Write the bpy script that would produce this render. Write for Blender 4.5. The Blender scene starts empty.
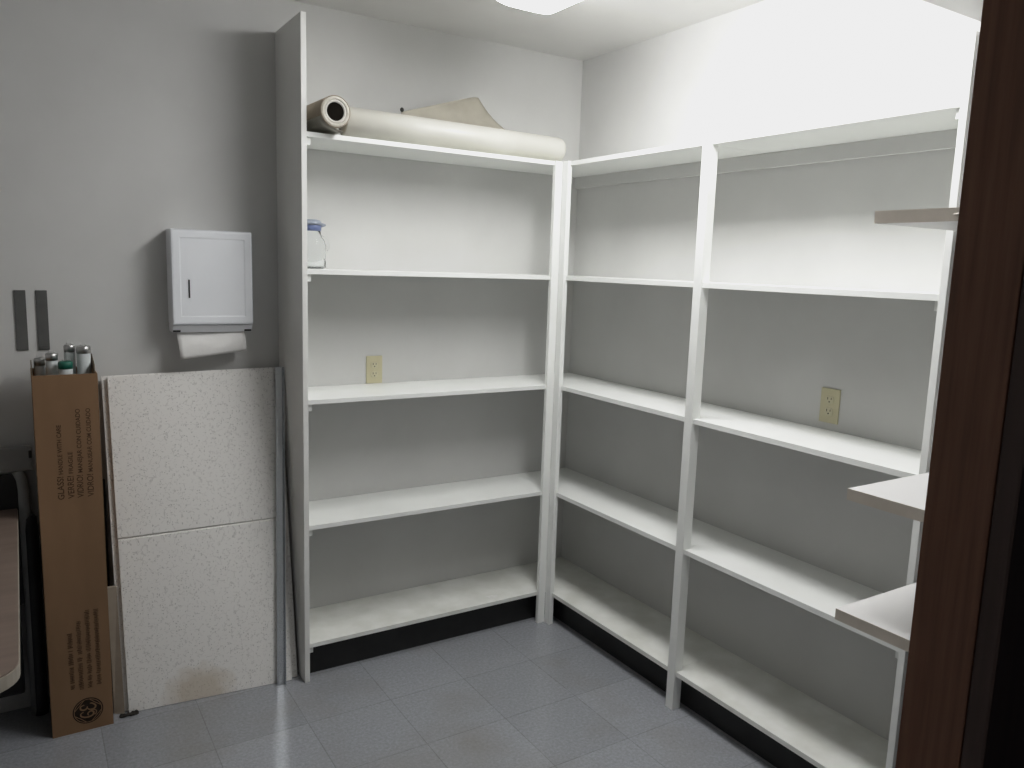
import bpy, bmesh, math, random
from mathutils import Vector, Matrix
random.seed(7)
SC = bpy.context.scene
COL = SC.collection

# ------------------------------------------------------------------ materials
def new_mat(name):
    m = bpy.data.materials.new(name); m.use_nodes = True
    nt = m.node_tree
    return m, nt, nt.nodes['Principled BSDF'], nt.nodes, nt.links

def rgb(c): return (c[0], c[1], c[2], 1.0)

def noisy(name, c1, c2, scale=6.0, rough=0.5, metallic=0.0, bump=0.0, bscale=60.0, spec=0.5, detail=4.0, stretch=(1, 1, 1)):
    m, nt, b, N, L = new_mat(name)
    tc = N.new('ShaderNodeTexCoord'); mp = N.new('ShaderNodeMapping')
    mp.inputs['Scale'].default_value = stretch
    L.new(tc.outputs['Object'], mp.inputs['Vector'])
    n = N.new('ShaderNodeTexNoise'); n.inputs['Scale'].default_value = scale; n.inputs['Detail'].default_value = detail
    L.new(mp.outputs['Vector'], n.inputs['Vector'])
    r = N.new('ShaderNodeValToRGB')
    r.color_ramp.elements[0].position = 0.35; r.color_ramp.elements[1].position = 0.65
    r.color_ramp.elements[0].color = rgb(c1); r.color_ramp.elements[1].color = rgb(c2)
    L.new(n.outputs['Fac'], r.inputs['Fac']); L.new(r.outputs['Color'], b.inputs['Base Color'])
    b.inputs['Roughness'].default_value = rough; b.inputs['Metallic'].default_value = metallic
    b.inputs['Specular IOR Level'].default_value = spec
    if bump:
        n2 = N.new('ShaderNodeTexNoise'); n2.inputs['Scale'].default_value = bscale; n2.inputs['Detail'].default_value = 3
        L.new(mp.outputs['Vector'], n2.inputs['Vector'])
        bp = N.new('ShaderNodeBump'); bp.inputs['Strength'].default_value = bump; bp.inputs['Distance'].default_value = 0.002
        L.new(n2.outputs['Fac'], bp.inputs['Height']); L.new(bp.outputs['Normal'], b.inputs['Normal'])
    return m

def floor_mat():
    m, nt, b, N, L = new_mat('vinyl_floor')
    tc = N.new('ShaderNodeTexCoord')
    sep = N.new('ShaderNodeSeparateXYZ'); L.new(tc.outputs['Object'], sep.inputs[0])
    T = 0.3048
    def math_(op, a, bv=None):
        n = N.new('ShaderNodeMath'); n.operation = op
        for i, x in enumerate((a, bv)):
            if x is None: continue
            if isinstance(x, (int, float)): n.inputs[i].default_value = x
            else: L.new(x, n.inputs[i])
        return n.outputs[0]
    def cell(o, off):
        s = math_('DIVIDE', math_('ADD', o, off), T)
        fr = math_('FRACT', s); fl = math_('FLOOR', s)
        d = math_('MINIMUM', fr, math_('SUBTRACT', 1.0, fr))
        return d, fl
    dx, fx = cell(sep.outputs['X'], 0.553 + 12 * T)
    dy, fy = cell(sep.outputs['Y'], 1.176 + 12 * T)
    d = math_('MINIMUM', dx, dy)
    # joint strength wavers along the line
    nj = N.new('ShaderNodeTexNoise'); nj.inputs['Scale'].default_value = 7; L.new(tc.outputs['Object'], nj.inputs['Vector'])
    jw = math_('MULTIPLY', nj.outputs['Fac'], 0.010)
    joint = math_('LESS_THAN', d, jw)
    # tile tone
    cmb = N.new('ShaderNodeCombineXYZ'); L.new(fx, cmb.inputs[0]); L.new(fy, cmb.inputs[1])
    wn = N.new('ShaderNodeTexWhiteNoise'); wn.noise_dimensions = '2D'; L.new(cmb.outputs[0], wn.inputs['Vector'])
    # speckle
    sp = N.new('ShaderNodeTexNoise'); sp.inputs['Scale'].default_value = 95; sp.inputs['Detail'].default_value = 8; sp.inputs['Roughness'].default_value = 0.75
    L.new(tc.outputs['Object'], sp.inputs['Vector'])
    r = N.new('ShaderNodeValToRGB')
    e = r.color_ramp.elements
    e[0].position = 0.30; e[0].color = (0.235, 0.242, 0.257, 1)
    e[1].position = 0.72; e[1].color = (0.385, 0.40, 0.43, 1)
    e.new(0.5).color = (0.30, 0.31, 0.332, 1)
    L.new(sp.outputs['Fac'], r.inputs['Fac'])
    mul = N.new('ShaderNodeMixRGB'); mul.blend_type = 'MULTIPLY'; mul.inputs['Fac'].default_value = 1
    tone = N.new('ShaderNodeMapRange'); tone.inputs['To Min'].default_value = 0.9; tone.inputs['To Max'].default_value = 1.06
    L.new(wn.outputs['Value'], tone.inputs['Value'])
    L.new(r.outputs['Color'], mul.inputs['Color1']); L.new(tone.outputs[0], mul.inputs['Color2'])
    # grime patches (brownish)
    g = N.new('ShaderNodeTexNoise'); g.inputs['Scale'].default_value = 2.6; g.inputs['Detail'].default_value = 5
    L.new(tc.outputs['Object'], g.inputs['Vector'])
    gr = N.new('ShaderNodeValToRGB'); gr.color_ramp.elements[0].position = 0.5; gr.color_ramp.elements[1].position = 0.72
    gr.color_ramp.elements[0].color = (0, 0, 0, 1); gr.color_ramp.elements[1].color = (0.6, 0.6, 0.6, 1)
    L.new(g.outputs['Fac'], gr.inputs['Fac'])
    mg = N.new('ShaderNodeMixRGB'); L.new(gr.outputs['Color'], mg.inputs['Fac']); L.new(mul.outputs[0], mg.inputs['Color1'])
    mg.inputs['Color2'].default_value = (0.24, 0.225, 0.21, 1)
    mj = N.new('ShaderNodeMixRGB'); L.new(math_('MULTIPLY', joint, 0.32), mj.inputs['Fac']); L.new(mg.outputs[0], mj.inputs['Color1'])
    mj.inputs['Color2'].default_value = (0.07, 0.068, 0.065, 1)
    L.new(mj.outputs[0], b.inputs['Base Color'])
    rr = N.new('ShaderNodeMapRange'); rr.inputs['To Min'].default_value = 0.14; rr.inputs['To Max'].default_value = 0.28
    L.new(g.outputs['Fac'], rr.inputs['Value']); L.new(rr.outputs[0], b.inputs['Roughness'])
    b.inputs['Specular IOR Level'].default_value = 0.5
    bp = N.new('ShaderNodeBump'); bp.inputs['Strength'].default_value = 0.03; bp.inputs['Distance'].default_value = 0.001
    L.new(sp.outputs['Fac'], bp.inputs['Height']); L.new(bp.outputs['Normal'], b.inputs['Normal'])
    return m

def tile_mat(stain):
    m, nt, b, N, L = new_mat('mineral_fibre_tile')
    tc = N.new('ShaderNodeTexCoord')
    warp = N.new('ShaderNodeTexNoise'); warp.inputs['Scale'].default_value = 28; warp.inputs['Detail'].default_value = 2
    L.new(tc.outputs['UV'], warp.inputs['Vector'])
    mx = N.new('ShaderNodeMixRGB'); mx.inputs['Fac'].default_value = 0.035
    L.new(tc.outputs['UV'], mx.inputs['Color1']); L.new(warp.outputs['Color'], mx.inputs['Color2'])
    v = N.new('ShaderNodeTexVoronoi'); v.feature = 'DISTANCE_TO_EDGE'; v.inputs['Scale'].default_value = 62
    L.new(mx.outputs[0], v.inputs['Vector'])
    brk = N.new('ShaderNodeTexNoise'); brk.inputs['Scale'].default_value = 75; brk.inputs['Detail'].default_value = 2
    L.new(tc.outputs['UV'], brk.inputs['Vector'])
    def math_(op, a, bv):
        n = N.new('ShaderNodeMath'); n.operation = op
        for i, x in enumerate((a, bv)):
            if isinstance(x, (int, float)): n.inputs[i].default_value = x
            else: L.new(x, n.inputs[i])
        return n.outputs[0]
    crack = math_('MULTIPLY', math_('LESS_THAN', v.outputs['Distance'], 0.05), math_('GREATER_THAN', brk.outputs['Fac'], 0.52))
    v2 = N.new('ShaderNodeTexVoronoi'); v2.inputs['Scale'].default_value = 125; v2.inputs['Randomness'].default_value = 1
    L.new(tc.outputs['UV'], v2.inputs['Vector'])
    sepc = N.new('ShaderNodeSeparateColor'); L.new(v2.outputs['Color'], sepc.inputs[0])
    dots = math_('MULTIPLY', math_('LESS_THAN', v2.outputs['Distance'], 0.28), math_('GREATER_THAN', sepc.outputs[0], 0.72))
    mark = math_('MAXIMUM', math_('MULTIPLY', crack, 0.24), math_('MULTIPLY', dots, 0.42))
    base = N.new('ShaderNodeMixRGB'); L.new(mark, base.inputs['Fac'])
    base.inputs['Color1'].default_value = (0.84, 0.825, 0.795, 1); base.inputs['Color2'].default_value = (0.22, 0.205, 0.19, 1)
    out = base.outputs[0]
    # horizontal score half way down (uv is in metres)
    sep = N.new('ShaderNodeSeparateXYZ'); L.new(tc.outputs['UV'], sep.inputs[0])
    if stain:
        sd = math_('LESS_THAN', math_('ABSOLUTE', math_('SUBTRACT', sep.outputs['Y'], 0.6138), 0), 0.0028)
        mk = N.new('ShaderNodeMixRGB'); L.new(sd, mk.inputs['Fac']); L.new(out, mk.inputs['Color1']); mk.inputs['Color2'].default_value = (0.16, 0.15, 0.14, 1); out = mk.outputs[0]
        # brown water stain near the foot
        dxs = math_('MULTIPLY', math_('SUBTRACT', sep.outputs['X'], 0.23), 1.0)
        dys = math_('MULTIPLY', math_('SUBTRACT', sep.outputs['Y'], 0.03), 1.25)
        rad = math_('SQRT', math_('ADD', math_('MULTIPLY', dxs, dxs), math_('MULTIPLY', dys, dys)), 0)
        nz = N.new('ShaderNodeTexNoise'); nz.inputs['Scale'].default_value = 22; nz.inputs['Detail'].default_value = 4
        L.new(tc.outputs['UV'], nz.inputs['Vector'])
        rad = math_('ADD', rad, math_('MULTIPLY', math_('SUBTRACT', nz.outputs['Fac'], 0.5), 0.09))
        mr = N.new('ShaderNodeMapRange'); mr.inputs['From Min'].default_value = 0.13; mr.inputs['From Max'].default_value = 0.06
        mr.inputs['To Min'].default_value = 0; mr.inputs['To Max'].default_value = 0.55
        L.new(rad, mr.inputs['Value'])
        ms = N.new('ShaderNodeMixRGB'); L.new(mr.outputs[0], ms.inputs['Fac']); L.new(out, ms.inputs['Color1'])
        ms.inputs['Color2'].default_value = (0.50, 0.40, 0.27, 1); out = ms.outputs[0]
    L.new(out, b.inputs['Base Color'])
    b.inputs['Roughness'].default_value = 0.95; b.inputs['Specular IOR Level'].default_value = 0.1
    bp = N.new('ShaderNodeBump'); bp.inputs['Strength'].default_value = 0.35; bp.inputs['Distance'].default_value = 0.002; bp.invert = True
    L.new(mark, bp.inputs['Height']); L.new(bp.outputs['Normal'], b.inputs['Normal'])
    return m

def wood_mat(name, dark, light, scale=1.0, rough=0.45, axis='Z'):
    m, nt, b, N, L = new_mat(name)
    tc = N.new('ShaderNodeTexCoord'); mp = N.new('ShaderNodeMapping')
    st = {'Z': (30, 30, 1.2), 'Y': (30, 1.2, 30), 'X': (1.2, 30, 30)}[axis]
    mp.inputs['Scale'].default_value = tuple(s * scale for s in st)
    L.new(tc.outputs['Object'], mp.inputs['Vector'])
    n = N.new('ShaderNodeTexNoise'); n.inputs['Scale'].default_value = 3; n.inputs['Detail'].default_value = 6; n.inputs['Roughness'].default_value = 0.6
    L.new(mp.outputs[0], n.inputs['Vector'])
    r = N.new('ShaderNodeValToRGB'); r.color_ramp.elements[0].position = 0.3; r.color_ramp.elements[1].position = 0.7
    r.color_ramp.elements[0].color = rgb(dark); r.color_ramp.elements[1].color = rgb(light)
    L.new(n.outputs['Fac'], r.inputs['Fac']); L.new(r.outputs['Color'], b.inputs['Base Color'])
    b.inputs['Roughness'].default_value = rough
    return m

def emit_mat(name, col, strength):
    m, nt, b, N, L = new_mat(name)
    n = N.new('ShaderNodeTexNoise'); n.inputs['Scale'].default_value = 1.5
    r = N.new('ShaderNodeValToRGB'); r.color_ramp.elements[0].color = rgb(col); r.color_ramp.elements[1].color = (1, 1, 1, 1)
    L.new(n.outputs['Fac'], r.inputs['Fac']); L.new(r.outputs['Color'], b.inputs['Emission Color'])
    b.inputs['Emission Strength'].default_value = strength
    b.inputs['Base Color'].default_value = (0.9, 0.9, 0.9, 1)
    return m

def clear_mat(name, tint, rough=0.08):
    m, nt, b, N, L = new_mat(name)
    n = N.new('ShaderNodeTexNoise'); n.inputs['Scale'].default_value = 30
    mr = N.new('ShaderNodeMapRange'); mr.inputs['To Min'].default_value = rough * 0.6; mr.inputs['To Max'].default_value = rough * 1.6
    L.new(n.outputs['Fac'], mr.inputs['Value']); L.new(mr.outputs[0], b.inputs['Roughness'])
    b.inputs['Base Color'].default_value = rgb(tint); b.inputs['Transmission Weight'].default_value = 1.0
    b.inputs['IOR'].default_value = 1.12
    return m

M = {}
M['wall'] = noisy('wall_paint', (0.60, 0.60, 0.587), (0.64, 0.64, 0.627), 3.0, 0.75, bump=0.12, bscale=140, spec=0.25)
M['walldim'] = noisy('bounce_cut_wall_paint', (0.48, 0.48, 0.47), (0.52, 0.52, 0.51), 3.0, 0.75, bump=0.12, bscale=140, spec=0.25)  # for the unseen left and front walls, darkened to cut bounce light
M['ceiling'] = noisy('ceiling_paint', (0.70, 0.695, 0.68), (0.73, 0.725, 0.71), 3.0, 0.85, bump=0.2, bscale=120, spec=0.2)
M['shelf'] = noisy('shelf_paint', (0.85, 0.86, 0.835), (0.88, 0.89, 0.865), 5.0, 0.42, bump=0.06, bscale=80, spec=0.4)
M['panel'] = noisy('panel_paint', (0.74, 0.74, 0.715), (0.78, 0.78, 0.755), 4.0, 0.45, bump=0.06, bscale=80, spec=0.35)
M['shelfdirty'] = noisy('worn_shelf_paint', (0.74, 0.745, 0.69), (0.86, 0.865, 0.825), 9.0, 0.45, bump=0.06, bscale=80, spec=0.35, detail=8)
M['undershade'] = noisy('under_shelf_shade', (0.010, 0.010, 0.010), (0.018, 0.018, 0.018), 8, 0.6)  # black that stands in for the shade under the bottom shelves
M['coreshade'] = noisy('hollow_shade', (0.006, 0.005, 0.004), (0.010, 0.008, 0.006), 10, 0.9, spec=0.05)  # shade inside the roll's core, put into the colour
M['floor'] = floor_mat()
M['doorwood'] = wood_mat('dark_brown_door_wood', (0.18, 0.078, 0.043), (0.30, 0.135, 0.076), 1.3, 0.5, 'Z')
M['casing'] = wood_mat('dark_casing_wood', (0.06, 0.036, 0.030), (0.10, 0.06, 0.050), 0.6, 0.55, 'Z')
M['laminate'] = noisy('white_shelf_laminate', (0.73, 0.72, 0.71), (0.77, 0.76, 0.75), 4, 0.4, spec=0.4)
M['edgeband'] = noisy('beige_edge_band', (0.58, 0.525, 0.455), (0.66, 0.60, 0.525), 14, 0.6, stretch=(1, 1, 1))
M['dispenser'] = noisy('dispenser_enamel', (0.84, 0.86, 0.89), (0.87, 0.89, 0.92), 4, 0.3, spec=0.5)
M['dark'] = noisy('dark_slot', (0.012, 0.012, 0.012), (0.02, 0.02, 0.02), 10, 0.7)
M['towel'] = noisy('paper_towel', (0.78, 0.77, 0.75), (0.84, 0.83, 0.81), 20, 0.9, bump=0.3, bscale=200, spec=0.1)
M['ivory'] = noisy('ivory_plastic', (0.55, 0.51, 0.33), (0.59, 0.55, 0.37), 10, 0.4)
M['ivory2'] = noisy('ivory_socket_plastic', (0.57, 0.535, 0.37), (0.61, 0.575, 0.40), 10, 0.4)
M['strip'] = noisy('grey_strip', (0.085, 0.085, 0.082), (0.115, 0.115, 0.11), 12, 0.7)
M['card'] = noisy('brown_cardboard', (0.215, 0.130, 0.073), (0.255, 0.155, 0.088), 7, 0.85, bump=0.1, bscale=40, spec=0.15, stretch=(1, 1, 0.25))
M['cardin'] = noisy('cardboard_inside', (0.10, 0.075, 0.05), (0.13, 0.10, 0.07), 7, 0.9, spec=0.1)
M['ink'] = noisy('brown_black_ink', (0.060, 0.036, 0.022), (0.085, 0.050, 0.030), 60, 0.85, spec=0.1)
M['inkfaint'] = noisy('faint_brown_ink', (0.105, 0.064, 0.038), (0.135, 0.082, 0.048), 60, 0.85, spec=0.1)
M['inkdark'] = noisy('black_ink', (0.018, 0.013, 0.010), (0.03, 0.021, 0.016), 60, 0.8, spec=0.1)
M['tubeglass'] = noisy('white_tube_glass', (0.66, 0.70, 0.70), (0.72, 0.76, 0.76), 6, 0.2, spec=0.6)
M['cap'] = noisy('aluminium_cap', (0.55, 0.55, 0.54), (0.65, 0.65, 0.64), 30, 0.32, metallic=1.0)
M['green'] = noisy('green_cap_paint', (0.01, 0.11, 0.075), (0.015, 0.15, 0.10), 30, 0.45)
M['tile1'] = tile_mat(True); M['tile2'] = tile_mat(False)
M['tileside'] = noisy('tile_edge', (0.74, 0.725, 0.695), (0.80, 0.785, 0.755), 40, 0.95, spec=0.1)
M['tileback'] = noisy('tile_back', (0.26, 0.21, 0.16), (0.32, 0.26, 0.20), 20, 0.95, spec=0.1)
M['steel'] = noisy('grey_steel', (0.58, 0.61, 0.64), (0.66, 0.69, 0.72), 12, 0.26, metallic=0.9, stretch=(1, 1, 0.1))
M['rollwhite'] = noisy('cream_vinyl', (0.60, 0.59, 0.535), (0.66, 0.65, 0.595), 5, 0.38, spec=0.45)
M['rollback'] = noisy('tan_vinyl_back', (0.37, 0.345, 0.285), (0.45, 0.425, 0.36), 9, 0.75, spec=0.2)
M['rollbrown'] = noisy('brown_paper', (0.31, 0.265, 0.205), (0.39, 0.335, 0.265), 9, 0.75, spec=0.2)
M['rollgrey'] = noisy('grey_paper_edge', (0.36, 0.345, 0.30), (0.42, 0.40, 0.35), 9, 0.7, spec=0.2)
M['rollend'] = noisy('paper_layers', (0.48, 0.455, 0.40), (0.58, 0.555, 0.495), 60, 0.85, spec=0.1)
M['rollcore'] = noisy('card_core', (0.52, 0.50, 0.46), (0.58, 0.56, 0.52), 30, 0.85, spec=0.1)
M['blue'] = noisy('blue_plastic', (0.10, 0.13, 0.27), (0.14, 0.18, 0.33), 20, 0.35)
M['bluegrey'] = noisy('grey_blue_plastic', (0.24, 0.27, 0.33), (0.30, 0.33, 0.39), 20, 0.35)
M['clear'] = clear_mat('clear_plastic', (0.98, 0.99, 0.99), 0.1)
M['table'] = wood_mat('pale_laminate_top', (0.155, 0.112, 0.090), (0.20, 0.150, 0.122), 0.25, 0.5, 'X')
M['tedge'] = noisy('pale_table_edge', (0.30, 0.27, 0.225), (0.36, 0.325, 0.27), 20, 0.5)
M['greymetal'] = noisy('grey_paint_metal', (0.24, 0.245, 0.24), (0.29, 0.295, 0.29), 10, 0.5)
M['legmetal'] = noisy('leg_grey_paint', (0.10, 0.105, 0.11), (0.13, 0.135, 0.14), 10, 0.45)
M['blackplastic'] = noisy('black_plastic', (0.012, 0.012, 0.013), (0.02, 0.02, 0.021), 10, 0.55)
M['tan'] = noisy('tan_board', (0.34, 0.30, 0.245), (0.40, 0.355, 0.295), 12, 0.9, spec=0.1)
M['dust'] = noisy('dark_dust', (0.03, 0.027, 0.024), (0.06, 0.055, 0.05), 90, 1.0, spec=0.05)
M['chip'] = noisy('bare_white_chip', (0.80, 0.80, 0.77), (0.86, 0.86, 0.83), 60, 0.7)
M['housing'] = noisy('white_housing', (0.80, 0.80, 0.80), (0.84, 0.84, 0.84), 10, 0.45)
M['lens'] = emit_mat('lit_acrylic_lens', (1.0, 0.998, 0.995), 20.5)

# ------------------------------------------------------------------ mesh helpers
def bx(bm, x0, x1, y0, y1, z0, z1, bev=0.0):
    r = bmesh.ops.create_cube(bm, size=1)
    vs = r['verts']
    for v in vs:
        v.co = Vector(((x0 + x1) / 2 + v.co.x * (x1 - x0), (y0 + y1) / 2 + v.co.y * (y1 - y0), (z0 + z1) / 2 + v.co.z * (z1 - z0)))
    if bev:
        es = list({e for v in vs for e in v.link_edges})
        bmesh.ops.bevel(bm, geom=es, offset=bev, segments=2, profile=0.7, affect='EDGES')

def prism(bm, poly, z0, z1, bev=0.0):
    """poly: list of (x,y), extruded z0->z1"""
    lo = [bm.verts.new((x, y, z0)) for x, y in poly]; hi = [bm.verts.new((x, y, z1)) for x, y in poly]
    f = [bm.faces.new(lo[::-1]), bm.faces.new(hi)]
    n = len(poly)
    for i in range(n): f.append(bm.faces.new((lo[i], lo[(i + 1) % n], hi[(i + 1) % n], hi[i])))
    bmesh.ops.recalc_face_normals(bm, faces=f)
    if bev:
        es = list({e for ff in f for e in ff.edges})
        bmesh.ops.bevel(bm, geom=es, offset=bev, segments=2, profile=0.7, affect='EDGES')

def basis(d):
    d = d.normalized(); a = Vector((0, 0, 1)) if abs(d.z) < 0.9 else Vector((0, 1, 0))
    u = d.cross(a).normalized(); return u, d.cross(u).normalized()

def cyl(bm, p, q, r0, r1=None, seg=24, cap=True):
    p, q = Vector(p), Vector(q); r1 = r0 if r1 is None else r1
    u, w = basis(q - p)
    A = []; B = []
    for i in range(seg):
        t = 2 * math.pi * i / seg; o = u * math.cos(t) + w * math.sin(t)
        A.append(bm.verts.new(p + o * r0)); B.append(bm.verts.new(q + o * r1))
    f = []
    for i in range(seg):
        g = bm.faces.new((A[i], A[(i + 1) % seg], B[(i + 1) % seg], B[i])); g.smooth = True; f.append(g)
    if cap: f += [bm.faces.new(A[::-1]), bm.faces.new(B)]
    bmesh.ops.recalc_face_normals(bm, faces=f)

def lathe(bm, p, d, prof, seg=28, close=False):
    """prof: list of (radius, distance along d)"""
    p, d = Vector(p), Vector(d).normalized(); u, w = basis(d)
    rings = []
    for r, h in prof:
        rings.append([bm.verts.new(p + d * h + (u * math.cos(2 * math.pi * i / seg) + w * math.sin(2 * math.pi * i / seg)) * r) for i in range(seg)])
    f = []
    pairs = list(zip(rings, rings[1:])) + ([(rings[-1], rings[0])] if close else [])
    for a, b in pairs:
        for i in range(seg):
            g = bm.faces.new((a[i], a[(i + 1) % seg], b[(i + 1) % seg], b[i])); g.smooth = True; f.append(g)
    if not close:
        f += [bm.faces.new(rings[0][::-1]), bm.faces.new(rings[-1])]
    bmesh.ops.recalc_face_normals(bm, faces=f)

def tube(bm, pts, r, seg=12):
    pts = [Vector(p) for p in pts]; rings = []
    for i, p in enumerate(pts):
        d = (pts[min(i + 1, len(pts) - 1)] - pts[max(i - 1, 0)])
        u, w = basis(d)
        if rings:
            # keep the frame from flipping
            pu = rings[-1][1]; u = (pu - d.normalized() * pu.dot(d.normalized())).normalized(); w = d.normalized().cross(u)
        rings.append(([bm.verts.new(p + (u * math.cos(2 * math.pi * k / seg) + w * math.sin(2 * math.pi * k / seg)) * r) for k in range(seg)], u))
    f = []
    for (a, _), (b, _) in zip(rings, rings[1:]):
        for k in range(seg):
            g = bm.faces.new((a[k], a[(k + 1) % seg], b[(k + 1) % seg], b[k])); g.smooth = True; f.append(g)
    f += [bm.faces.new(rings[0][0][::-1]), bm.faces.new(rings[-1][0])]
    bmesh.ops.recalc_face_normals(bm, faces=f)

def sheet(bm, fn, nu, nv, th=0.0):
    """grid surface fn(u,v) -> point"""
    g = [[bm.verts.new(fn(i / nu, j / nv)) for j in range(nv + 1)] for i in range(nu + 1)]
    for i in range(nu):
        for j in range(nv):
            f = bm.faces.new((g[i][j], g[i + 1][j], g[i + 1][j + 1], g[i][j + 1])); f.smooth = True
    return g

def obj(name, bm, mat, parent=None, mats=None):
    me = bpy.data.meshes.new(name); bm.to_mesh(me); bm.free()
    for m in (mats or [mat]): me.materials.append(m)
    o = bpy.data.objects.new(name, me); COL.objects.link(o)
    if parent is not None:
        o.parent = parent; o.matrix_parent_inverse = Matrix.Translation(parent.location).inverted()
    return o

def box(name, mat, dims, parent=None, bev=0.0015):
    bm = bmesh.new(); bx(bm, *dims, bev=bev); return obj(name, bm, mat, parent)

def tag(o, label, cat, group=None):
    o['label'] = label; o['category'] = cat
    if group: o['group'] = group
    return o

def thing(name, loc, label, cat, group=None):
    e = bpy.data.objects.new(name, None); e.empty_display_size = 0.05; e.location = loc; COL.objects.link(e)
    return tag(e, label, cat, group)

def struct(o): o['kind'] = 'structure'; return o

# ------------------------------------------------------------------ dimensions (metres; room corner at the origin)
H = 2.513
XL, YF = -3.25, -2.60            # left wall, inner face of front wall
DB, DR = 0.3052, 0.3004
PX0, PX1 = -1.3964, -1.3775      # tall side panel of back unit
ZS = [0.1479, 0.6089, 1.0789, 1.5439, 2.0105]
TH = 0.017
XA = -0.3412
YM, YC = -1.1223, -1.9485
SB, SR = -0.2975, -0.2926        # shelf front edges

# ------------------------------------------------------------------ room shell
struct(box('floor', M['floor'], (XL - .1, .1, -4.4, .1, -.08, 0), bev=0))
struct(box('ceiling', M['ceiling'], (XL - .1, .1, -4.4, .1, H, H + .08), bev=0))
struct(box('wall_back', M['wall'], (XL - .1, .1, 0, .1, 0, H), bev=0))
struct(box('wall_right', M['wall'], (0, .1, -4.4, 0, 0, H), bev=0))
struct(box('wall_left', M['walldim'], (XL - .1, XL, -4.4, 0, 0, H), bev=0))
DX0, DX1, DZ = -2.40, -1.4538, 2.06   # door opening
bm = bmesh.new()
bx(bm, XL, DX0 - .03, YF - .055, YF, 0, H)
bx(bm, DX1 + .03, 0, YF - .055, YF, 0, H)
bx(bm, DX0 - .03, DX1 + .03, YF - .055, YF, DZ + .03, H)
struct(obj('wall_front', bm, M['walldim']))
bm = bmesh.new()
bx(bm, DX1, DX1 + .0298, -2.658, -2.593, 0, DZ, .002)
bx(bm, DX0 - .0298, DX0, -2.658, -2.593, 0, DZ, .002)
bx(bm, DX0 - .0298, DX1 + .0298, -2.658, -2.593, DZ, DZ + .0298, .002)
door = struct(obj('door_1', bm, M['doorwood']))
bm = bmesh.new()
bx(bm, DX1 + .001, DX1 + .21, -2.680, -2.6582, 0, DZ + .1, .003)
bx(bm, DX0 - .21, DX0 - .001, -2.680, -2.6582, 0, DZ + .1, .003)
bx(bm, DX0 - .001, DX1 + .001, -2.680, -2.6582, DZ + .001, DZ + .1, .003)
o = obj('door_casing', bm, M['casing'], door)

# ------------------------------------------------------------------ back shelving unit
bu = thing('shelving_unit', (-.85, -.15, 0), 'white painted shelving unit on the back wall with tall left side panel', 'shelves')
box('side_panel', M['panel'], (PX0, PX1, -DB, -.001, 0, 2.3916), bu)
box('corner_post', M['shelf'], (XA, XA + .0356, -DB, -DB + .019, 0, ZS[4] + .001), bu)
for i, z in enumerate(ZS):
    bm = bmesh.new()
    prism(bm, [(PX1, SB), (XA, SB), (XA, -DB + .0192), (SR - .0005, -DB + .0192), (SR - .0005, -.001), (PX1, -.001)], z - TH, z, .0012)
    s = obj('shelf', bm, M['shelfdirty'] if i < 1 else M['shelf'], bu)
    box('side_cleat', M['shelf'], (PX1, PX1 + .019, SB + .012, -.02, z - TH - .026, z - TH - .0005), bu)
box('shade_board', M['undershade'], (PX1 + .001, -.245, -.245, -.235, 0, ZS[0] - TH - .001), bu)  # added black board, paints the deep shade below the bottom shelf
# worn patch on the bottom shelf
bm = bmesh.new()
n = 14; c = (-.553, -.252)
pts = [(c[0] + (.026 + .006 * math.sin(3 * t + 1)) * math.cos(t), c[1] + (.020 + .005 * math.cos(2 * t)) * math.sin(t)) for t in [2 * math.pi * k / n for k in range(n)]]
prism(bm, pts, ZS[0] + .0001, ZS[0] + .0008)
o = obj('paint_chip', bm, M['chip'], bu); o['label'] = 'bare white chip in the paint of the bottom shelf'

# ------------------------------------------------------------------ right shelving unit
ru = thing('shelving_unit', (-.15, -1.1, 0), 'white painted two-bay shelving unit along the right wall with slim posts', 'shelves')
box('corner_post', M['shelf'], (-.3050, -.2834, -.3408, -.3052, 0, ZS[4] + .001), ru)
box('middle_post', M['shelf'], (-DR, -.2624, YM, YM + .036, 0, ZS[4] + .004), ru)
box('end_panel', M['shelf'], (-DR, -.001, YC, YC + .019, 0, 2.160), ru)
for (ya, yb) in ((-.001, YM + .0175), (YM + .0165, YC + .0005)):
    for i, z in enumerate(ZS):
        bm = bmesh.new()
        if ya > -.1:
            poly = [(-.001, ya), (SR, ya), (SR, -.3050), (-.2832, -.3050), (-.2832, -.341), (SR, -.341), (SR, YM + .0362), (-.2622, YM + .0362), (-.2622, yb), (-.001, yb)]
        else:
            poly = [(-.001, ya), (-.2622, ya), (-.2622, YM - .0002), (SR, YM - .0002), (SR, YC + .0192), (-.001, YC + .0192)]
        prism(bm, poly, z - TH, z, 0.0)
        obj('shelf', bm, M['shelfdirty'] if i < 1 else M['shelf'], ru)
        # cleats under the shelf ends, on the posts
        if ya < -.1:
            box('side_cleat', M['shelf'], (SR + .012, -.02, YC + .0195, YC + .0385, z - TH - .026, z - TH - .0005), ru)
box('wall_cleat', M['wall'], (-.020, -.001, YC + .020, -.002, ZS[4] - TH - .050, ZS[4] - TH - .0005), ru)
box('shade_board', M['undershade'], (-.235, -.225, YC + .020, -.246, 0, ZS[0] - TH - .001), ru)  # same added black board for the shade under the right unit
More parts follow.
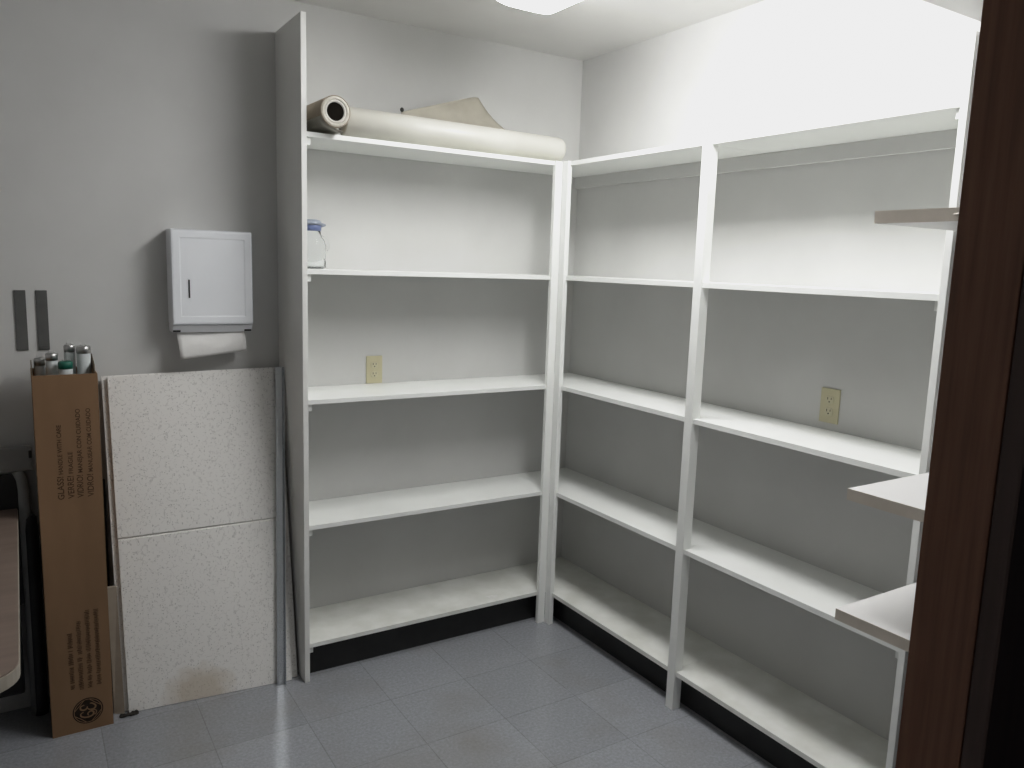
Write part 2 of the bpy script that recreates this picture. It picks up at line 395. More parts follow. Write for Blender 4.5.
# ------------------------------------------------------------------ near shelves by the door
nu = thing('shelving_unit', (-.35, -2.25, 0), 'deep white laminate shelves with beige edges beside the dark door frame', 'shelves')
NX0, NY0, NY1, NT = -.677, -2.57, -1.985, .026
for zt in (.822, 1.108, 1.720, 2.188):
    o = box('shelf_board', M['laminate'], (NX0 + .0012, -.001, NY0, NY1, zt - NT, zt), nu, bev=0.0008)
    bm = bmesh.new(); bx(bm, NX0, NX0 + .0012, NY0, NY1, zt - NT - .0002, zt + .0002)
    obj('edge_band', bm, M['edgeband'], o)
    if zt == 1.720:
        bm = bmesh.new(); bm2 = None
        vs = [bm.verts.new(p) for p in ((NX0 - .0004, -2.155, zt - .011), (NX0 - .0004, -2.26, zt - .001), (NX0 - .0030, -2.26, zt - .003), (NX0 - .0022, -2.155, zt - .0135))]
        bm.faces.new(vs)
        obj('peeling_edge_strip', bm, M['edgeband'], o)
for (a, b_) in ((-.64, -.602), (-.042, -.002)):
    box('upright', M['laminate'], (a, b_, NY0 - .02, NY0 - .0005, 0, 2.30), nu)
box('upright', M['laminate'], (-.042, -.002, NY1 + .0005, NY1 + .019, 0, 2.19), nu)

# ------------------------------------------------------------------ ceiling light (wraparound fluorescent)
LX, LY0, LY1, LW, LD = -.765, -.700, -1.920, .143, .092
lt = thing('ceiling_light', (LX, (LY0 + LY1) / 2, H), 'lit white wraparound fluorescent light on the ceiling', 'light')
box('housing', M['housing'], (LX - .06, LX + .06, LY1 + .01, LY0 - .01, H - .03, H - .0005), lt)
bm = bmesh.new()
prof = []
for k in range(17):
    t = math.pi * k / 16
    cx_ = math.cos(t); sx_ = math.sin(t)
    prof.append((LX - LW * math.copysign(abs(cx_) ** .5, cx_), H - .002 - LD * max(sx_, 0) ** .55))
A = [bm.verts.new((x, LY0, z)) for x, z in prof]; B = [bm.verts.new((x, LY1, z)) for x, z in prof]
fs = []
for k in range(16):
    f = bm.faces.new((A[k], B[k], B[k + 1], A[k + 1])); f.smooth = True; fs.append(f)
fs.append(bm.faces.new((A[0], A[-1], B[-1], B[0])))
bmesh.ops.recalc_face_normals(bm, faces=fs)
obj('lens', bm, M['lens'], lt)
for ya, yb in ((LY0, LY0 + .006), (LY1 - .006, LY1)):
    bm = bmesh.new()
    P0 = [bm.verts.new((x, ya, z)) for x, z in prof]; P1 = [bm.verts.new((x, yb, z)) for x, z in prof]
    fs = [bm.faces.new(P0), bm.faces.new(P1[::-1])] + [bm.faces.new((P0[k], P0[(k + 1) % 17], P1[(k + 1) % 17], P1[k])) for k in range(17)]
    bmesh.ops.recalc_face_normals(bm, faces=fs)
    obj('end_cap', bm, M['housing'], lt)
bm = bmesh.new(); bx(bm, LX - LW - .012, LX - LW + .004, LY0 - .03, LY0 - .012, H - .022, H - .002, .002)
obj('lens_clip', bm, M['housing'], lt)

# ------------------------------------------------------------------ paper towel dispenser
X0, X1, Z0, Z1 = -1.788, -1.515, 1.338, 1.668
dp = thing('paper_towel_dispenser', ((X0 + X1) / 2, 0, Z0), 'white metal paper towel dispenser mounted on the back wall', 'dispenser')
bm = bmesh.new()
bx(bm, X0, X1, -.096, -.001, Z0 - .002, Z1, .006)
obj('cabinet', bm, M['dispenser'], dp)
bm = bmesh.new()   # lower sloping lip with the dark slots in it
vs = []
for x in (X0 + .002, X1 - .002):
    vs.append([bm.verts.new(p) for p in ((x, -.096, Z0 - .002), (x, -.078, Z0 - .028), (x, -.002, Z0 - .028), (x, -.002, Z0 - .002))])
fs = [bm.faces.new(vs[0]), bm.faces.new(vs[1][::-1])]
for k in range(4): fs.append(bm.faces.new((vs[0][k], vs[0][(k + 1) % 4], vs[1][(k + 1) % 4], vs[1][k])))
bmesh.ops.recalc_face_normals(bm, faces=fs)
obj('bottom_tray', bm, M['dispenser'], dp)
bm = bmesh.new()   # door: a raised panel with a soft border
bx(bm, X0 + .001, X1 - .001, -.104, -.0965, Z0 + .002, Z1 - .002, .007)
# recessed field
top = max((f for f in bm.faces), key=lambda f: -f.calc_center_median().y if f.calc_area() > .02 else -9)
r = bmesh.ops.inset_individual(bm, faces=[top], thickness=.026, depth=0)
r = bmesh.ops.inset_individual(bm, faces=[top], thickness=.006, depth=-.0014)
dr_ = obj('door', bm, M['dispenser'], dp)
box('latch_slot', M['dark'], (-1.7345, -1.7295, -.1042, -.1005, 1.432, 1.495), dr_, bev=0)
for a in (X0 + .0025, X1 - .028):
    box('tray_slot', M['dark'], (a, a + .024, -.0855, -.079, Z0 - .0265, Z0 - .020), dp, bev=0)
bm = bmesh.new()   # folded towel that hangs out, skewed
tl, tr, bl, br = Vector((-1.772, -.060, 1.312)), Vector((-1.542, -.060, 1.312)), Vector((-1.764, -.088, 1.214)), Vector((-1.534, -.072, 1.240))
def tw(u, v):
    p = tl.lerp(tr, u).lerp(bl.lerp(br, u), v)
    p.y -= .012 * math.sin(math.pi * v) ; p.y += .004 * math.sin(5 * u + 2 * v)
    return p
sheet(bm, tw, 14, 8)
def tw2(u, v):
    p = (tl + Vector((.02, .012, 0))).lerp(tr + Vector((.004, .012, 0)), u).lerp((bl + Vector((.05, .014, .030))).lerp(br + Vector((.002, .006, -.003)), u), v)
    return p
sheet(bm, tw2, 14, 8)
tw_o = obj('paper_towel', bm, M['towel'])
mo = tw_o.modifiers.new('s', 'SOLIDIFY'); mo.thickness = .0012
tag(tw_o, 'white folded paper towel hanging out below the dispenser', 'paper towel')

# ------------------------------------------------------------------ outlets
def outlet(pos, rot, label):
    e = thing('wall_outlet', pos, label, 'outlet', None)
    e.rotation_euler = (0, 0, rot)
    def ch(name, bm, mat, par=e):
        me = bpy.data.meshes.new(name); bm.to_mesh(me); bm.free(); me.materials.append(mat)
        o = bpy.data.objects.new(name, me); COL.objects.link(o); o.parent = par; return o
    bm = bmesh.new(); bx(bm, -.035, .035, -.006, 0, 0, .114, .0025); ch('cover_plate', bm, M['ivory'])
    bm = bmesh.new(); cyl(bm, (0, -.0058, .057), (0, -.0072, .057), .003, seg=10); ch('screw', bm, M['ivory2'])
    for cz in (.0375, .0765):
        bm = bmesh.new()
        poly = []
        for k in range(20):
            t = 2 * math.pi * k / 20
            poly.append((.0165 * math.cos(t), max(-.0125, min(.0125, .0165 * math.sin(t)))))
        lo = [bm.verts.new((x, -.006, cz + z)) for x, z in poly]; hi = [bm.verts.new((x * .97, -.0082, cz + z * .97)) for x, z in poly]
        fs = [bm.faces.new(hi)]
        for k in range(20): fs.append(bm.faces.new((lo[k], lo[(k + 1) % 20], hi[(k + 1) % 20], hi[k])))
        bmesh.ops.recalc_face_normals(bm, faces=fs)
        s = ch('socket', bm, M['ivory2'])
        bm = bmesh.new()
        bx(bm, -.0078, -.0052, -.0085, -.0081, cz + .0005, cz + .0085); bx(bm, .0052, .0075, -.0085, -.0081, cz + .001, cz + .008)
        cyl(bm, (0, -.0081, cz - .006), (0, -.0085, cz - .006), .0026, seg=10)
        ch('contact_slots', bm, M['dark'], s)
    return e
outlet((-1.0045, 0, 1.0795), 0, 'ivory duplex outlet on the back wall just above the middle shelf')
outlet((0, -1.442, 1.103), -math.pi / 2, 'ivory duplex outlet on the right wall above the third shelf')

# ------------------------------------------------------------------ dark strips on the wall
for (xa, lab) in ((-2.2505, 'dark grey flat strip stuck on the wall, the left one of two'), (-2.190, 'dark grey flat strip stuck on the wall, the right one nearer the dispenser')):
    bm = bmesh.new(); bx(bm, xa, xa + .033, -.004, -.0005, 1.252, 1.449, .001)
    if xa > -2.2: bx(bm, xa + .004, xa + .032, -.0055, -.0038, 1.254, 1.266, .0008)
    o = obj('wall_strip', bm, M['strip']); tag(o, lab, 'strip', 'dark strips on the wall')

# ------------------------------------------------------------------ ceiling tiles leaning on the wall
def tile(BL, BR, TL, TR, th, label, mat, score):
    BL, BR, TL, TR = map(Vector, (BL, BR, TL, TR))
    nrm = (BR - BL).cross(TL - BL).normalized()          # faces the room
    if nrm.y > 0: nrm.negate()
    W = (BR - BL).length; Hh = (TL - BL).length
    e = thing('ceiling_tile', ((BL + BR) / 2), label, 'ceiling tile', None)
    bm = bmesh.new(); uv = bm.loops.layers.uv.new('UVMap')
    nu_, nv = 12, 48
    def P(u, v): return BL.lerp(BR, u).lerp(TL.lerp(TR, u), v)
    vals = [j / nv for j in range(nv + 1)]
    front = [[bm.verts.new(P(i / nu_, v) + (nrm * 0)) for v in vals] for i in range(nu_ + 1)]
    back = [[bm.verts.new(P(i / nu_, v) - nrm * th) for v in vals] for i in range(nu_ + 1)]
    if score:
        for i in range(nu_ + 1):
            j = round(score * nv)
            base = P(i / nu_, score)
            front[i][j].co = base - nrm * .0065
            front[i][j - 1].co = P(i / nu_, score - .0042); front[i][j + 1].co = P(i / nu_, score + .0042)
    def face(vs, uvs, mi):
        f = bm.faces.new(vs); f.material_index = mi
        for l, c in zip(f.loops, uvs): l[uv].uv = c
    U = lambda i, j: (W * i / nu_, Hh * j / nv)
    for i in range(nu_):
        for j in range(nv):
            c = [U(i, j), U(i + 1, j), U(i + 1, j + 1), U(i, j + 1)]
            face((front[i][j], front[i + 1][j], front[i + 1][j + 1], front[i][j + 1]), c, 0)
            face((back[i][j], back[i][j + 1], back[i + 1][j + 1], back[i + 1][j]), c, 2)
    for j in range(nv):
        for i in (0, nu_):
            face((front[i][j], front[i][j + 1], back[i][j + 1], back[i][j]), [(0, 0)] * 4, 1)
    for i in range(nu_):
        for j in (0, nv):
            face((front[i][j], front[i + 1][j], back[i + 1][j], back[i][j]), [(0, 0)] * 4, 1)
    bmesh.ops.recalc_face_normals(bm, faces=bm.faces)
    o = obj('ceiling_tile', bm, mat, mats=[mat, M['tileside'], M['tileback']])
    bpy.data.objects.remove(e)
    tag(o, label, 'ceiling tile'); return o
tile((-1.986, -.211, .002), (-1.433, -.262, .002), (-1.994, -.048, 1.155), (-1.432, -.050, 1.165), .014,
     'speckled white ceiling tile with a brown stain at its foot, front one of two leaning', M['tile1'], 25 / 48)
tile((-2.005, -.194, .002), (-1.408, -.247, .002), (-2.011, -.0325, 1.160), (-1.404, -.0345, 1.168), .014,
     'white ceiling tile behind the stained one, only its edges showing', M['tile2'], 0)

# grey metal strip leaning over the tiles' right edge
bm = bmesh.new()
def bar(bm, p, q, w, t):
    p, q = Vector(p), Vector(q); d = (q - p).normalized(); xx = Vector((1, 0, 0)); xx = (xx - d * xx.dot(d)).normalized(); nn = d.cross(xx)
    A = [bm.verts.new(p + xx * a + nn * c) for a, c in ((-w / 2, -t / 2), (w / 2, -t / 2), (w / 2, t / 2), (-w / 2, t / 2))]
    B = [bm.verts.new(q + xx * a + nn * c) for a, c in ((-w / 2, -t / 2), (w / 2, -t / 2), (w / 2, t / 2), (-w / 2, t / 2))]
    f = [bm.faces.new(A), bm.faces.new(B[::-1])] + [bm.faces.new((A[i], A[(i + 1) % 4], B[(i + 1) % 4], B[i])) for i in range(4)]
    bmesh.ops.recalc_face_normals(bm, faces=f)
bar(bm, (-1.478, -.275, .001), (-1.413, -.066, 1.172), .029, .003)
bar(bm, (-1.4640, -.2825, .001), (-1.3990, -.0735, 1.172), .0025, .014)
o = obj('metal_strip', bm, M['steel']); tag(o, 'narrow grey metal strip leaning upright against the ceiling tiles', 'metal strip')

# clump of dust at the foot of the tiles
bm = bmesh.new()
for k in range(7):
    mtx = Matrix.Translation((-2.008 + .007 * k + random.uniform(-.004, .004), -.226 - .004 * random.random(), .006)) @ Matrix.Diagonal((.009, .006, .006 + .004 * random.random(), 1))
    bmesh.ops.create_icosphere(bm, subdivisions=2, radius=1, matrix=mtx)
for v in bm.verts: v.co += Vector((random.uniform(-1, 1), random.uniform(-1, 1), random.uniform(-.5, 1))) * .0012
o = obj('dust_clump', bm, M['dust']); tag(o, 'small dark clump of dust on the floor at the corner of the tiles', 'dust')

# ------------------------------------------------------------------ tall carton of fluorescent tubes
BX0, BX1, BY0, BY1, BH = -2.217, -2.038, -.252, -.062, 1.200
cb = thing('cardboard_box', ((BX0 + BX1) / 2, (BY0 + BY1) / 2, 0), 'tall narrow open brown cardboard box holding fluorescent tubes', 'box')
bm = bmesh.new(); w = .004
bx(bm, BX0, BX1, BY0, BY0 + w, 0, BH, .0012); bx(bm, BX0, BX1, BY1 - w, BY1, 0, BH, .0012)
bx(bm, BX0, BX0 + w, BY0 + w, BY1 - w, 0, BH, .0012); bx(bm, BX1 - w, BX1, BY0 + w, BY1 - w, 0, BH, .0012)
bx(bm, BX0 + w, BX1 - w, BY0 + w, BY1 - w, 0, .006)
obj('carton', bm, M['card'], cb)
bm = bmesh.new()   # right side flap, half bent up
vs = [bm.verts.new(p) for p in ((BX1 - w, BY0 + .03, BH), (BX1 - w, BY1 - .01, BH), (BX1 - .002, BY1 - .025, BH + .045), (BX1 - .003, BY0 + .055, BH + .022))]
bm.faces.new(vs); o = obj('side_flap', bm, M['cardin'], cb); o.modifiers.new('s', 'SOLIDIFY').thickness = .003
bm = bmesh.new()
vs = [bm.verts.new(p) for p in ((BX0 + w, BY0 + .02, BH), (BX0 + w, BY1 - .01, BH), (BX0 + .004, BY1 - .03, BH + .03), (BX0 + .003, BY0 + .05, BH + .012))]
bm.faces.new(vs); o = obj('side_flap', bm, M['cardin'], cb); o.modifiers.new('s', 'SOLIDIFY').thickness = .003

def text_mesh(name, body, length, cap, origin, mat, parent, faint=False):
    """lettering on the box front that reads upward: text x -> +Z, text y -> -X"""
    cu = bpy.data.curves.new(name, 'FONT'); cu.body = body; cu.size = 1.0; cu.offset = .012
    to = bpy.data.objects.new(name, cu); COL.objects.link(to)
    dg = bpy.context.evaluated_depsgraph_get(); dg.update()
    me = bpy.data.meshes.new_from_object(to.evaluated_get(dg))
    bpy.data.objects.remove(to)
    xs = [v.co.x for v in me.vertices]; ysv = [v.co.y for v in me.vertices]
    sx = length / (max(xs) - min(xs)); sy = cap / .7
    for v in me.vertices:
        x, y = (v.co.x - min(xs)) * sx, v.co.y * sy
        v.co = Vector((origin[0] - y, origin[1], origin[2] + x))
    me.materials.clear(); me.materials.append(mat)
    o = bpy.data.objects.new(name, me); COL.objects.link(o); o.parent = parent
    o.matrix_parent_inverse = Matrix.Translation(parent.location).inverted()
    return o
FY = BY0 - .0006
big = .074
for (xb, first, rest, total) in ((-2.147, 'GLASS!', 'HANDLE WITH CARE', .240), (-2.119, 'VERRE!', 'FRAGILE', .152),
                                 (-2.093, 'VIDRIO!', 'MANEJAR CON CUIDADO', .288), (-2.064, 'VIDRO!', 'MANUSEAR COM CUIDADO', .288)):
    text_mesh('printed_text', first, big, .0175, (xb, FY, .802), M['ink'], cb)
    text_mesh('printed_text', rest, total - big - .008, .0125, (xb, FY, .802 + big + .008), M['ink'], cb)
# faint small print lower down: unreadable in the photograph, so only its dashes of ink
for (xb, z0, z1) in ((-2.146, .150, .352), (-2.120, .149, .395), (-2.094, .150, .421), (-2.068, .150, .419)):
    bm = bmesh.new(); z = z0
    while z < z1:
        h = random.choice((.0028, .0038, .0045))
        if random.random() > .08:
            top = random.choice((.0125, .0125, .0150))
            bx(bm, xb - top, xb - random.choice((0, 0, .002)), FY - .0001, FY + .0004, z, z + h)
            if random.random() < .5: bx(bm, xb - top * .6, xb - top * .4, FY - .0001, FY + .0004, z, z + h + .003)
        z += h + .0022
    obj('small_print', bm, M['inkfaint'], cb)
# round emblem: dark disc, cardboard-coloured ring and curled monogram
ec = Vector((-2.112, FY, .070)); R_ = .045
bm = bmesh.new(); cyl(bm, ec + Vector((0, .0006, 0)), ec + Vector((0, -.0002, 0)), R_, seg=40)
em = obj('emblem_disc', bm, M['inkdark'], cb)
bm = bmesh.new()
def ribbon(bm, pts, w0, dy, wfun=None):
    prev = None; n = len(pts)
    for i, p in enumerate(pts):
        a = Vector(pts[max(i - 1, 0)]); b = Vector(pts[min(i + 1, n - 1)]); d = (b - a).normalized(); pe = Vector((-d.y, d.x))
        ww = w0 * (wfun(i / (n - 1)) if wfun else 1)
        l = Vector(p) + pe * ww / 2; r = Vector(p) - pe * ww / 2
        # emblem reads upward too: local x -> +Z, local y -> -X
        cur = [bm.verts.new((ec.x - q.y, ec.y - dy, ec.z + q.x)) for q in (l, r)]
        if prev: bm.faces.new((prev[0], prev[1], cur[1], cur[0]))
        prev = cur
ring = [(R_ * .90 * math.cos(t), R_ * .90 * math.sin(t)) for t in [2 * math.pi * k / 48 for k in range(49)]]
ribbon(bm, ring, .0022, .0006)
# four curls round the rim
for q in range(4):
    a0 = q * math.pi / 2 + .3
    ribbon(bm, [((R_ * (.86 - .13 * math.sin(math.pi * s))) * math.cos(a0 + 1.1 * s), (R_ * (.86 - .13 * math.sin(math.pi * s))) * math.sin(a0 + 1.1 * s)) for s in [k / 14 for k in range(15)]], .0022, .0006)
def spl(ctrl, n=14):
    out = []
    c = [ctrl[0]] + list(ctrl) + [ctrl[-1]]
    for i in range(1, len(c) - 2):
        p0, p1, p2, p3 = (Vector(c[i + k]) for k in (-1, 0, 1, 2))
        for k in range(n):
            t = k / n
            out.append(.5 * ((2 * p1) + (p2 - p0) * t + (2 * p0 - 5 * p1 + 4 * p2 - p3) * t * t + (3 * p1 - p0 - 3 * p2 + p3) * t ** 3))
    out.append(Vector(c[-2])); return [(p.x * R_, p.y * R_) for p in out]
thick = lambda s: .6 + .6 * math.sin(math.pi * s)
# script G
ribbon(bm, spl([(-.05, .30), (-.16, .48), (-.36, .44), (-.50, .12), (-.44, -.26), (-.20, -.36), (-.08, -.16), (-.22, .02), (-.38, -.02)]), .0045, .0006, thick)
ribbon(bm, spl([(-.08, -.16), (-.02, -.36), (-.14, -.54), (-.36, -.50), (-.40, -.40)]), .0032, .0006)
# script E
ribbon(bm, spl([(.50, .22), (.42, .46), (.20, .46), (.10, .24), (.22, .06), (.34, .04)]), .0045, .0006, thick)
ribbon(bm, spl([(.24, .05), (.06, -.12), (.08, -.42), (.30, -.50), (.52, -.28), (.54, -.14)]), .0045, .0006, thick)
obj('emblem_monogram', bm, M['card'], em)

# tubes in the carton
def tube_lamp(x, y, top, lean, rad, label, tip=None, zb=.0065):
    base = Vector((x - lean[0], y - lean[1], zb)); topv = Vector((x, y, top)); d = (topv - base).normalized()
    e = thing('fluorescent_tube', base, label, 'fluorescent tube', 'fluorescent tubes standing in the cardboard box')
    L_ = (topv - base).length - .010
    bm = bmesh.new(); lathe(bm, base, d, [(rad * .9, .012), (rad, .02), (rad, L_ - .022), (rad * .96, L_ - .014)]); obj('glass_tube', bm, M['tubeglass'], e)
    for (a, b_, s) in ((L_ - .024, L_, 1), (.002, .022, -1)):
        bm = bmesh.new(); lathe(bm, base, d, [(rad * 1.02, a), (rad * 1.02, b_ - .004), (rad * .82, b_), ] if s > 0 else [(rad * .82, a), (rad * 1.02, a + .004), (rad * 1.02, b_)])
        c = obj('end_cap', bm, M['green'] if (tip and s > 0) else M['cap'], e)
        if s > 0:
            u, w_ = basis(d); bm = bmesh.new()
            for k in (-1, 1): cyl(bm, base + d * L_ + u * .0065 * k, base + d * (L_ + .010) + u * .0065 * k, .0014, seg=8)
            obj('pins', bm, M['cap'], c)
tube_lamp(-2.068, -.150, 1.288, (.004, .003), .0205, 'tallest white fluorescent tube at the right side of the cardboard box')
tube_lamp(-2.106, -.120, 1.290, (.002, .002), .0165, 'fluorescent tube behind and left of the tallest white one')
tube_lamp(-2.122, -.178, 1.243, (.004, .003), .0205, 'short white fluorescent tube with a green end in the box', True)
tube_lamp(-2.158, -.138, 1.266, (-.02, .004), .0175, 'tilted fluorescent tube second from the left in the box')
tube_lamp(-2.191, -.098, 1.247, (.001, .003), .0160, 'greyish fluorescent tube at the left side of the box')

# ------------------------------------------------------------------ boards behind the carton
o = box('black_board', M['blackplastic'], (-2.100, -2.0135, -.019, -.003, 0, .79), bev=.001); tag(o, 'thin black board standing behind the cardboard box and tiles', 'board')
bm = bmesh.new()
vs = [bm.verts.new(p) for p in ((-2.030, -.190, .001), (-1.999, -.2075, .001), (-2.002, -.142, .440), (-2.030, -.135, .440))]
f = bm.faces.new(vs); r = bmesh.ops.extrude_face_region(bm, geom=[f])
for v in r['geom']:
    if isinstance(v, bmesh.types.BMVert): v.co.y += .010
bmesh.ops.recalc_face_normals(bm, faces=bm.faces)
o = obj('tan_board', bm, M['tan']); tag(o, 'narrow tan board standing between the cardboard box and tiles', 'board')

# ------------------------------------------------------------------ table at the left edge
tz = .745
tb = thing('table', (-2.75, -.72, 0), 'pale wood-grain laminate table with rounded corners at left edge', 'table')
def rrect(x0, x1, y0, y1, r, n=8):
    out = [(x1, y1), (x0, y1)]      # the far corners are square
    for cx_, cy_, a in ( (x0 + r, y0 + r, 180), (x1 - r, y0 + r, 270)):
        for k in range(n + 1):
            t = math.radians(a + 90 * k / n); out.append((cx_ + r * math.cos(t), cy_ + r * math.sin(t)))
    return out
bm = bmesh.new(); prism(bm, rrect(-3.18, -2.2765, -1.295, -.092, .075), tz - .004, tz, .001)
obj('tabletop', bm, M['table'], tb)
bm = bmesh.new(); prism(bm, rrect(-3.1815, -2.2750, -1.2965, -.0905, .0765), tz - .034, tz - .0042, .002)
obj('edge_band', bm, M['tedge'], tb)
for (lx, ly) in ((-2.40, -.20), (-2.40, -1.18), (-3.10, -.20), (-3.10, -1.18)):
    bm = bmesh.new(); bx(bm, lx - .018, lx + .018, ly - .018, ly + .018, 0, tz - .034, .004); obj('leg', bm, M['legmetal'], tb)
bm = bmesh.new(); bx(bm, -3.08, -2.42, -.21, -.19, tz - .10, tz - .036, .002); obj('apron', bm, M['legmetal'], tb)
bm = bmesh.new(); bx(bm, -3.08, -2.42, -1.19, -1.17, tz - .10, tz - .036, .002); obj('apron', bm, M['legmetal'], tb)

# ------------------------------------------------------------------ dark metal frame between table and wall
fc = thing('equipment_rack', (-2.45, -.06, 0), 'dark grey metal rack with black panel behind the far end of the table', 'rack')
bm = bmesh.new(); bx(bm, -2.66, -2.226, -.075, -.045, .862, .943, .010); obj('top_rail', bm, M['greymetal'], fc)
for s, xx in ((1, -2.256), (-1, -2.634)):
    bm = bmesh.new()
    tube(bm, [(xx, -.060, .0), (xx, -.060, .4), (xx, -.060, .72), (xx, -.060, .80), (xx - s * .004, -.060, .835), (xx - s * .014, -.060, .862)], .0175, 14)
    obj('side_tube', bm, M['greymetal'], fc)
    bm = bmesh.new(); lathe(bm, (xx + s * .012, -.060, .0), (0, 0, 1), [(.024, .0), (.022, .02), (.022, .66), (.020, .70), (.010, .715)])
    obj('black_sleeve', bm, M['blackplastic'], fc)
bm = bmesh.new(); bx(bm, -2.615, -2.272, -.066, -.054, .40, .855, .006); obj('back_panel', bm, M['blackplastic'], fc)
bm = bmesh.new(); bx(bm, -2.236, -2.2275, -.078, -.070, .905, .930, .002); obj('hinge_plate', bm, M['blackplastic'], fc)
bm = bmesh.new(); bx(bm, -2.60, -2.286, -.095, -.070, .10, .50, .01); obj('lower_panel', bm, M['blackplastic'], fc)

# ------------------------------------------------------------------ rolls on the top shelf
ZT = ZS[4]
cr = thing('vinyl_roll', (-.74, -.238, ZT), 'long cream vinyl roll lying along the top shelf of back unit', 'roll')
rad = .0515; cz = ZT + rad + .0025
p0, p1 = Vector((-1.226, -.238, cz + .006)), Vector((-.270, -.234, cz)); d = (p1 - p0)
bm = bmesh.new(); Ln = d.length
lathe(bm, p0, d, [(.026, .002), (rad - .004, 0), (rad, .003), (rad, Ln - .022), (rad - .003, Ln - .009), (rad - .010, Ln - .002), (.026, Ln), (.026, Ln - .03)], 40)
obj('rolled_sheet', bm, M['rollwhite'], cr)
# loose outer end that curls up behind the roll
bm = bmesh.new()
L0, R0, Pk = Vector((-.965, -.178, 2.112)), Vector((-.475, -.185, 2.108)), Vector((-.600, -.105, 2.262))
Lt = Vector((-.955, -.135, 2.150))
def fl(u, v):
    base = L0.lerp(R0, u)
    top = Lt.lerp(Pk, u)
    # right edge sweeps in toward the peak, concave
    p = base.lerp(top, v)
    p.x -= .0
    p.y += .040 * math.sin(math.pi * v) * (.25 + .75 * u)
    p.x += .010 * math.sin(math.pi * v) * u ** 3
    p.z -= .007 * max(0, (u - .9) / .1) ** 2 * v
    return p
sheet(bm, fl, 18, 12)
o = obj('curled_loose_end', bm, M['rollback'], cr, ); o['label'] = 'tan underside of the curled loose end'
o.modifiers.new('s', 'SOLIDIFY').thickness = .0015
bm = bmesh.new()
bmesh.ops.create_icosphere(bm, subdivisions=2, radius=1, matrix=Matrix.Translation((-.952, -.136, 2.158)) @ Matrix.Diagonal((.008, .006, .009, 1)))
o = obj('tape_tab', bm, M['dark'], cr)

# short roll lying front to back, its end facing the room
sr_ = thing('paper_roll', (-1.287, -.2, ZT), 'short brown paper roll lying end-on at the left of top shelf', 'roll')
q0, q1 = Vector((-1.292, -.352, ZT + .0675)), Vector((-1.303, -.012, ZT + .0675)); d2 = q1 - q0; R2 = .0530
bm = bmesh.new(); lathe(bm, q0, d2, [(R2 - .0020, -.001), (R2, .000), (R2, d2.length), (R2 - .0020, d2.length)], 40, close=True)
obj('outer_wrap', bm, M['rollbrown'], sr_)
bm = bmesh.new(); lathe(bm, q0, d2, [(.0392, 0), (R2 - .0032, 0), (R2 - .0032, d2.length - .002), (.0392, d2.length - .002)], 40, close=True)
obj('wound_layers', bm, M['rollend'], sr_)
bm = bmesh.new(); lathe(bm, q0, d2, [(.0310, .001), (.0388, .001), (.0388, d2.length - .002), (.0310, d2.length - .002)], 40, close=True)
obj('core_tube', bm, M['rollcore'], sr_)
bm = bmesh.new(); lathe(bm, q0, d2, [(.0306, .004), (.0306, .20)], 32); obj('core_shade_plug', bm, M['coreshade'], sr_)  # near-black plug added as the shade in the hollow core
bm = bmesh.new(); lathe(bm, q0, d2, [(R2 - .0031, .004), (R2 - .0021, .004), (R2 - .0021, .2), (R2 - .0031, .2)], 40, close=True); obj('dark_wrap_gap', bm, M['dark'], sr_)
bm = bmesh.new()   # loose end drawn down to the shelf on the left
def lo_(u, v):
    a = math.radians(215 + 55 * v)
    c = q0.lerp(q1, u * .95 + .01)
    if v < .6:
        a = math.radians(200 + 62 * v / .6); p = c + Vector((math.cos(a), 0, math.sin(a))) * (R2 + .0012)
    else:
        a = math.radians(262); p = c + Vector((math.cos(a), 0, math.sin(a))) * (R2 + .0012); s = (v - .6) / .4
        p += Vector((.034 * s, 0, -.0105 * s))
    return p
sheet(bm, lo_, 10, 16); o = obj('loose_end', bm, M['rollgrey'], sr_); o['label'] = 'grey loose end of the paper under the roll'
o.modifiers.new('s', 'SOLIDIFY').thickness = .0012

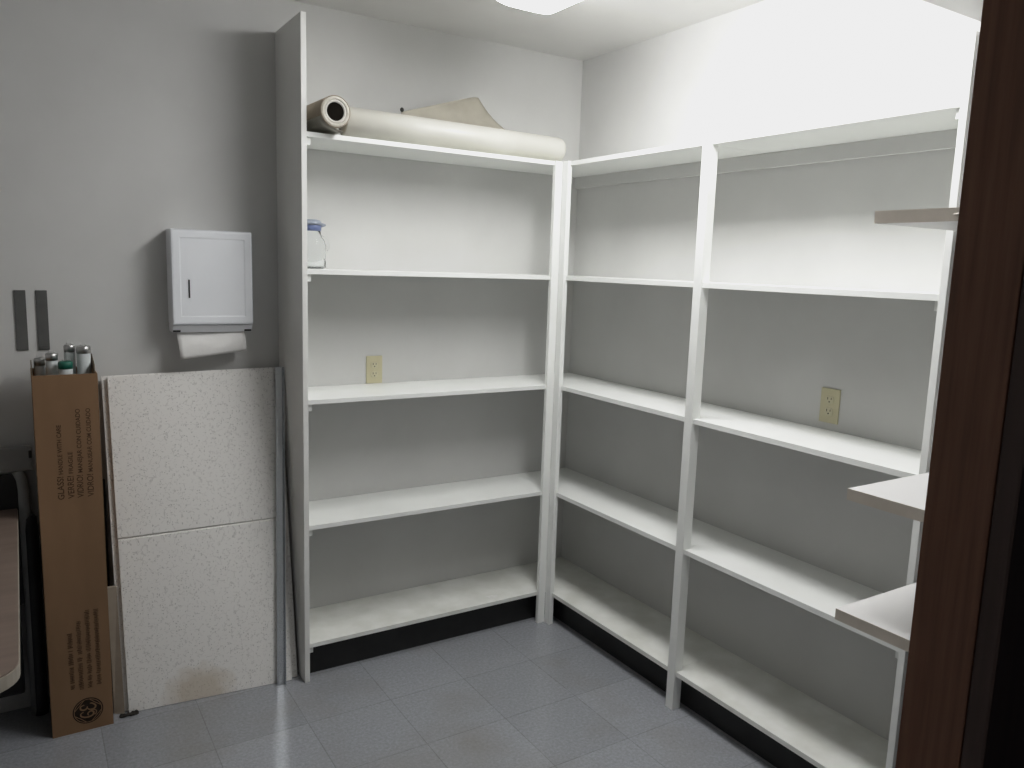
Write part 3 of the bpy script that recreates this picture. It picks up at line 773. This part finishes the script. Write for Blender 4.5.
# ------------------------------------------------------------------ clear bottle on the upper shelf
bz = ZS[3]; bc = Vector((-1.310, -.150, bz))
jb = thing('clear_bottle', bc, 'small clear plastic bottle with blue cap on upper shelf', 'bottle')
bm = bmesh.new()
lathe(bm, bc, (0, 0, 1), [(.020, .0008), (.044, .001), (.048, .006), (.048, .030), (.0455, .036), (.048, .042), (.050, .085), (.044, .105), (.034, .118), (.029, .138), (.027, .138), (.032, .116), (.042, .102), (.0475, .084), (.0455, .008), (.02, .004)], 32)
obj('bottle_body', bm, M['clear'], jb)
bm = bmesh.new(); lathe(bm, bc + Vector((0, 0, .138)), (0, 0, 1), [(.030, 0), (.032, .003), (.032, .018), (.030, .022)], 32)
cap_ = obj('bottle_cap', bm, M['blue'], jb)
bm = bmesh.new(); lathe(bm, bc + Vector((0, 0, .160)), (0, 0, 1), [(.033, 0), (.034, .007), (.029, .016), (.016, .020)], 32)
obj('cap_dome', bm, M['bluegrey'], cap_)
bm = bmesh.new(); lathe(bm, bc + Vector((.028, -.006, .160)), (1, -.15, .05), [(.009, 0), (.007, .010), (.003, .020)], 14); obj('cap_spout', bm, M['bluegrey'], cap_)
bm = bmesh.new(); tube(bm, [bc + Vector(p) for p in ((.030, -.012, .119), (.044, -.014, .112), (.055, -.014, .095), (.056, -.014, .078), (.049, -.013, .070))], .0042, 10)
obj('bottle_handle', bm, M['clear'], jb)

# ------------------------------------------------------------------ camera
import mathutils
cam = bpy.data.cameras.new('camera'); co = bpy.data.objects.new('camera', cam); COL.objects.link(co)
r_ = Vector((0.84733539, -0.53005812, 0.03257513)); u_ = Vector((0.05159489, 0.14321761, 0.98834543)); f_ = Vector((0.52854585, 0.83577934, -0.14870164))
mt = Matrix((r_, u_, -f_)).transposed().to_4x4(); mt.translation = Vector((-2.2403, -3.0280, 1.5787))
co.matrix_world = mt
cam.sensor_fit = 'HORIZONTAL'; cam.sensor_width = 36.0; cam.lens = 784.377 * 36.0 / 1024.0; cam.clip_start = .02
SC.camera = co

# ------------------------------------------------------------------ world and colour
w = bpy.data.worlds.new('world'); SC.world = w; w.use_nodes = True
bg = w.node_tree.nodes['Background']; bg.inputs['Color'].default_value = (0.8, 0.85, 1.0, 1); bg.inputs['Strength'].default_value = 0.02
SC.view_settings.view_transform = 'Standard'
SC.view_settings.look = 'None'
SC.view_settings.exposure = 0.0
SC.view_settings.use_curve_mapping = True
cm = SC.view_settings.curve_mapping
cm.use_clip = False; cm.extend = 'EXTRAPOLATED'
cc = cm.curves[3]
cc.points[0].location = (0, 0); cc.points[1].location = (40.0, 1.0)
for p in ((0.45, 0.46), (0.62, 0.63), (0.80, 0.76), (1.0, 0.865), (1.3, 0.93), (1.9, 0.975), (4.0, 1.0)): cc.points.new(*p)
for p in cc.points: p.handle_type = 'VECTOR'
cm.update()
SC.cycles.max_bounces = 10; SC.cycles.diffuse_bounces = 6
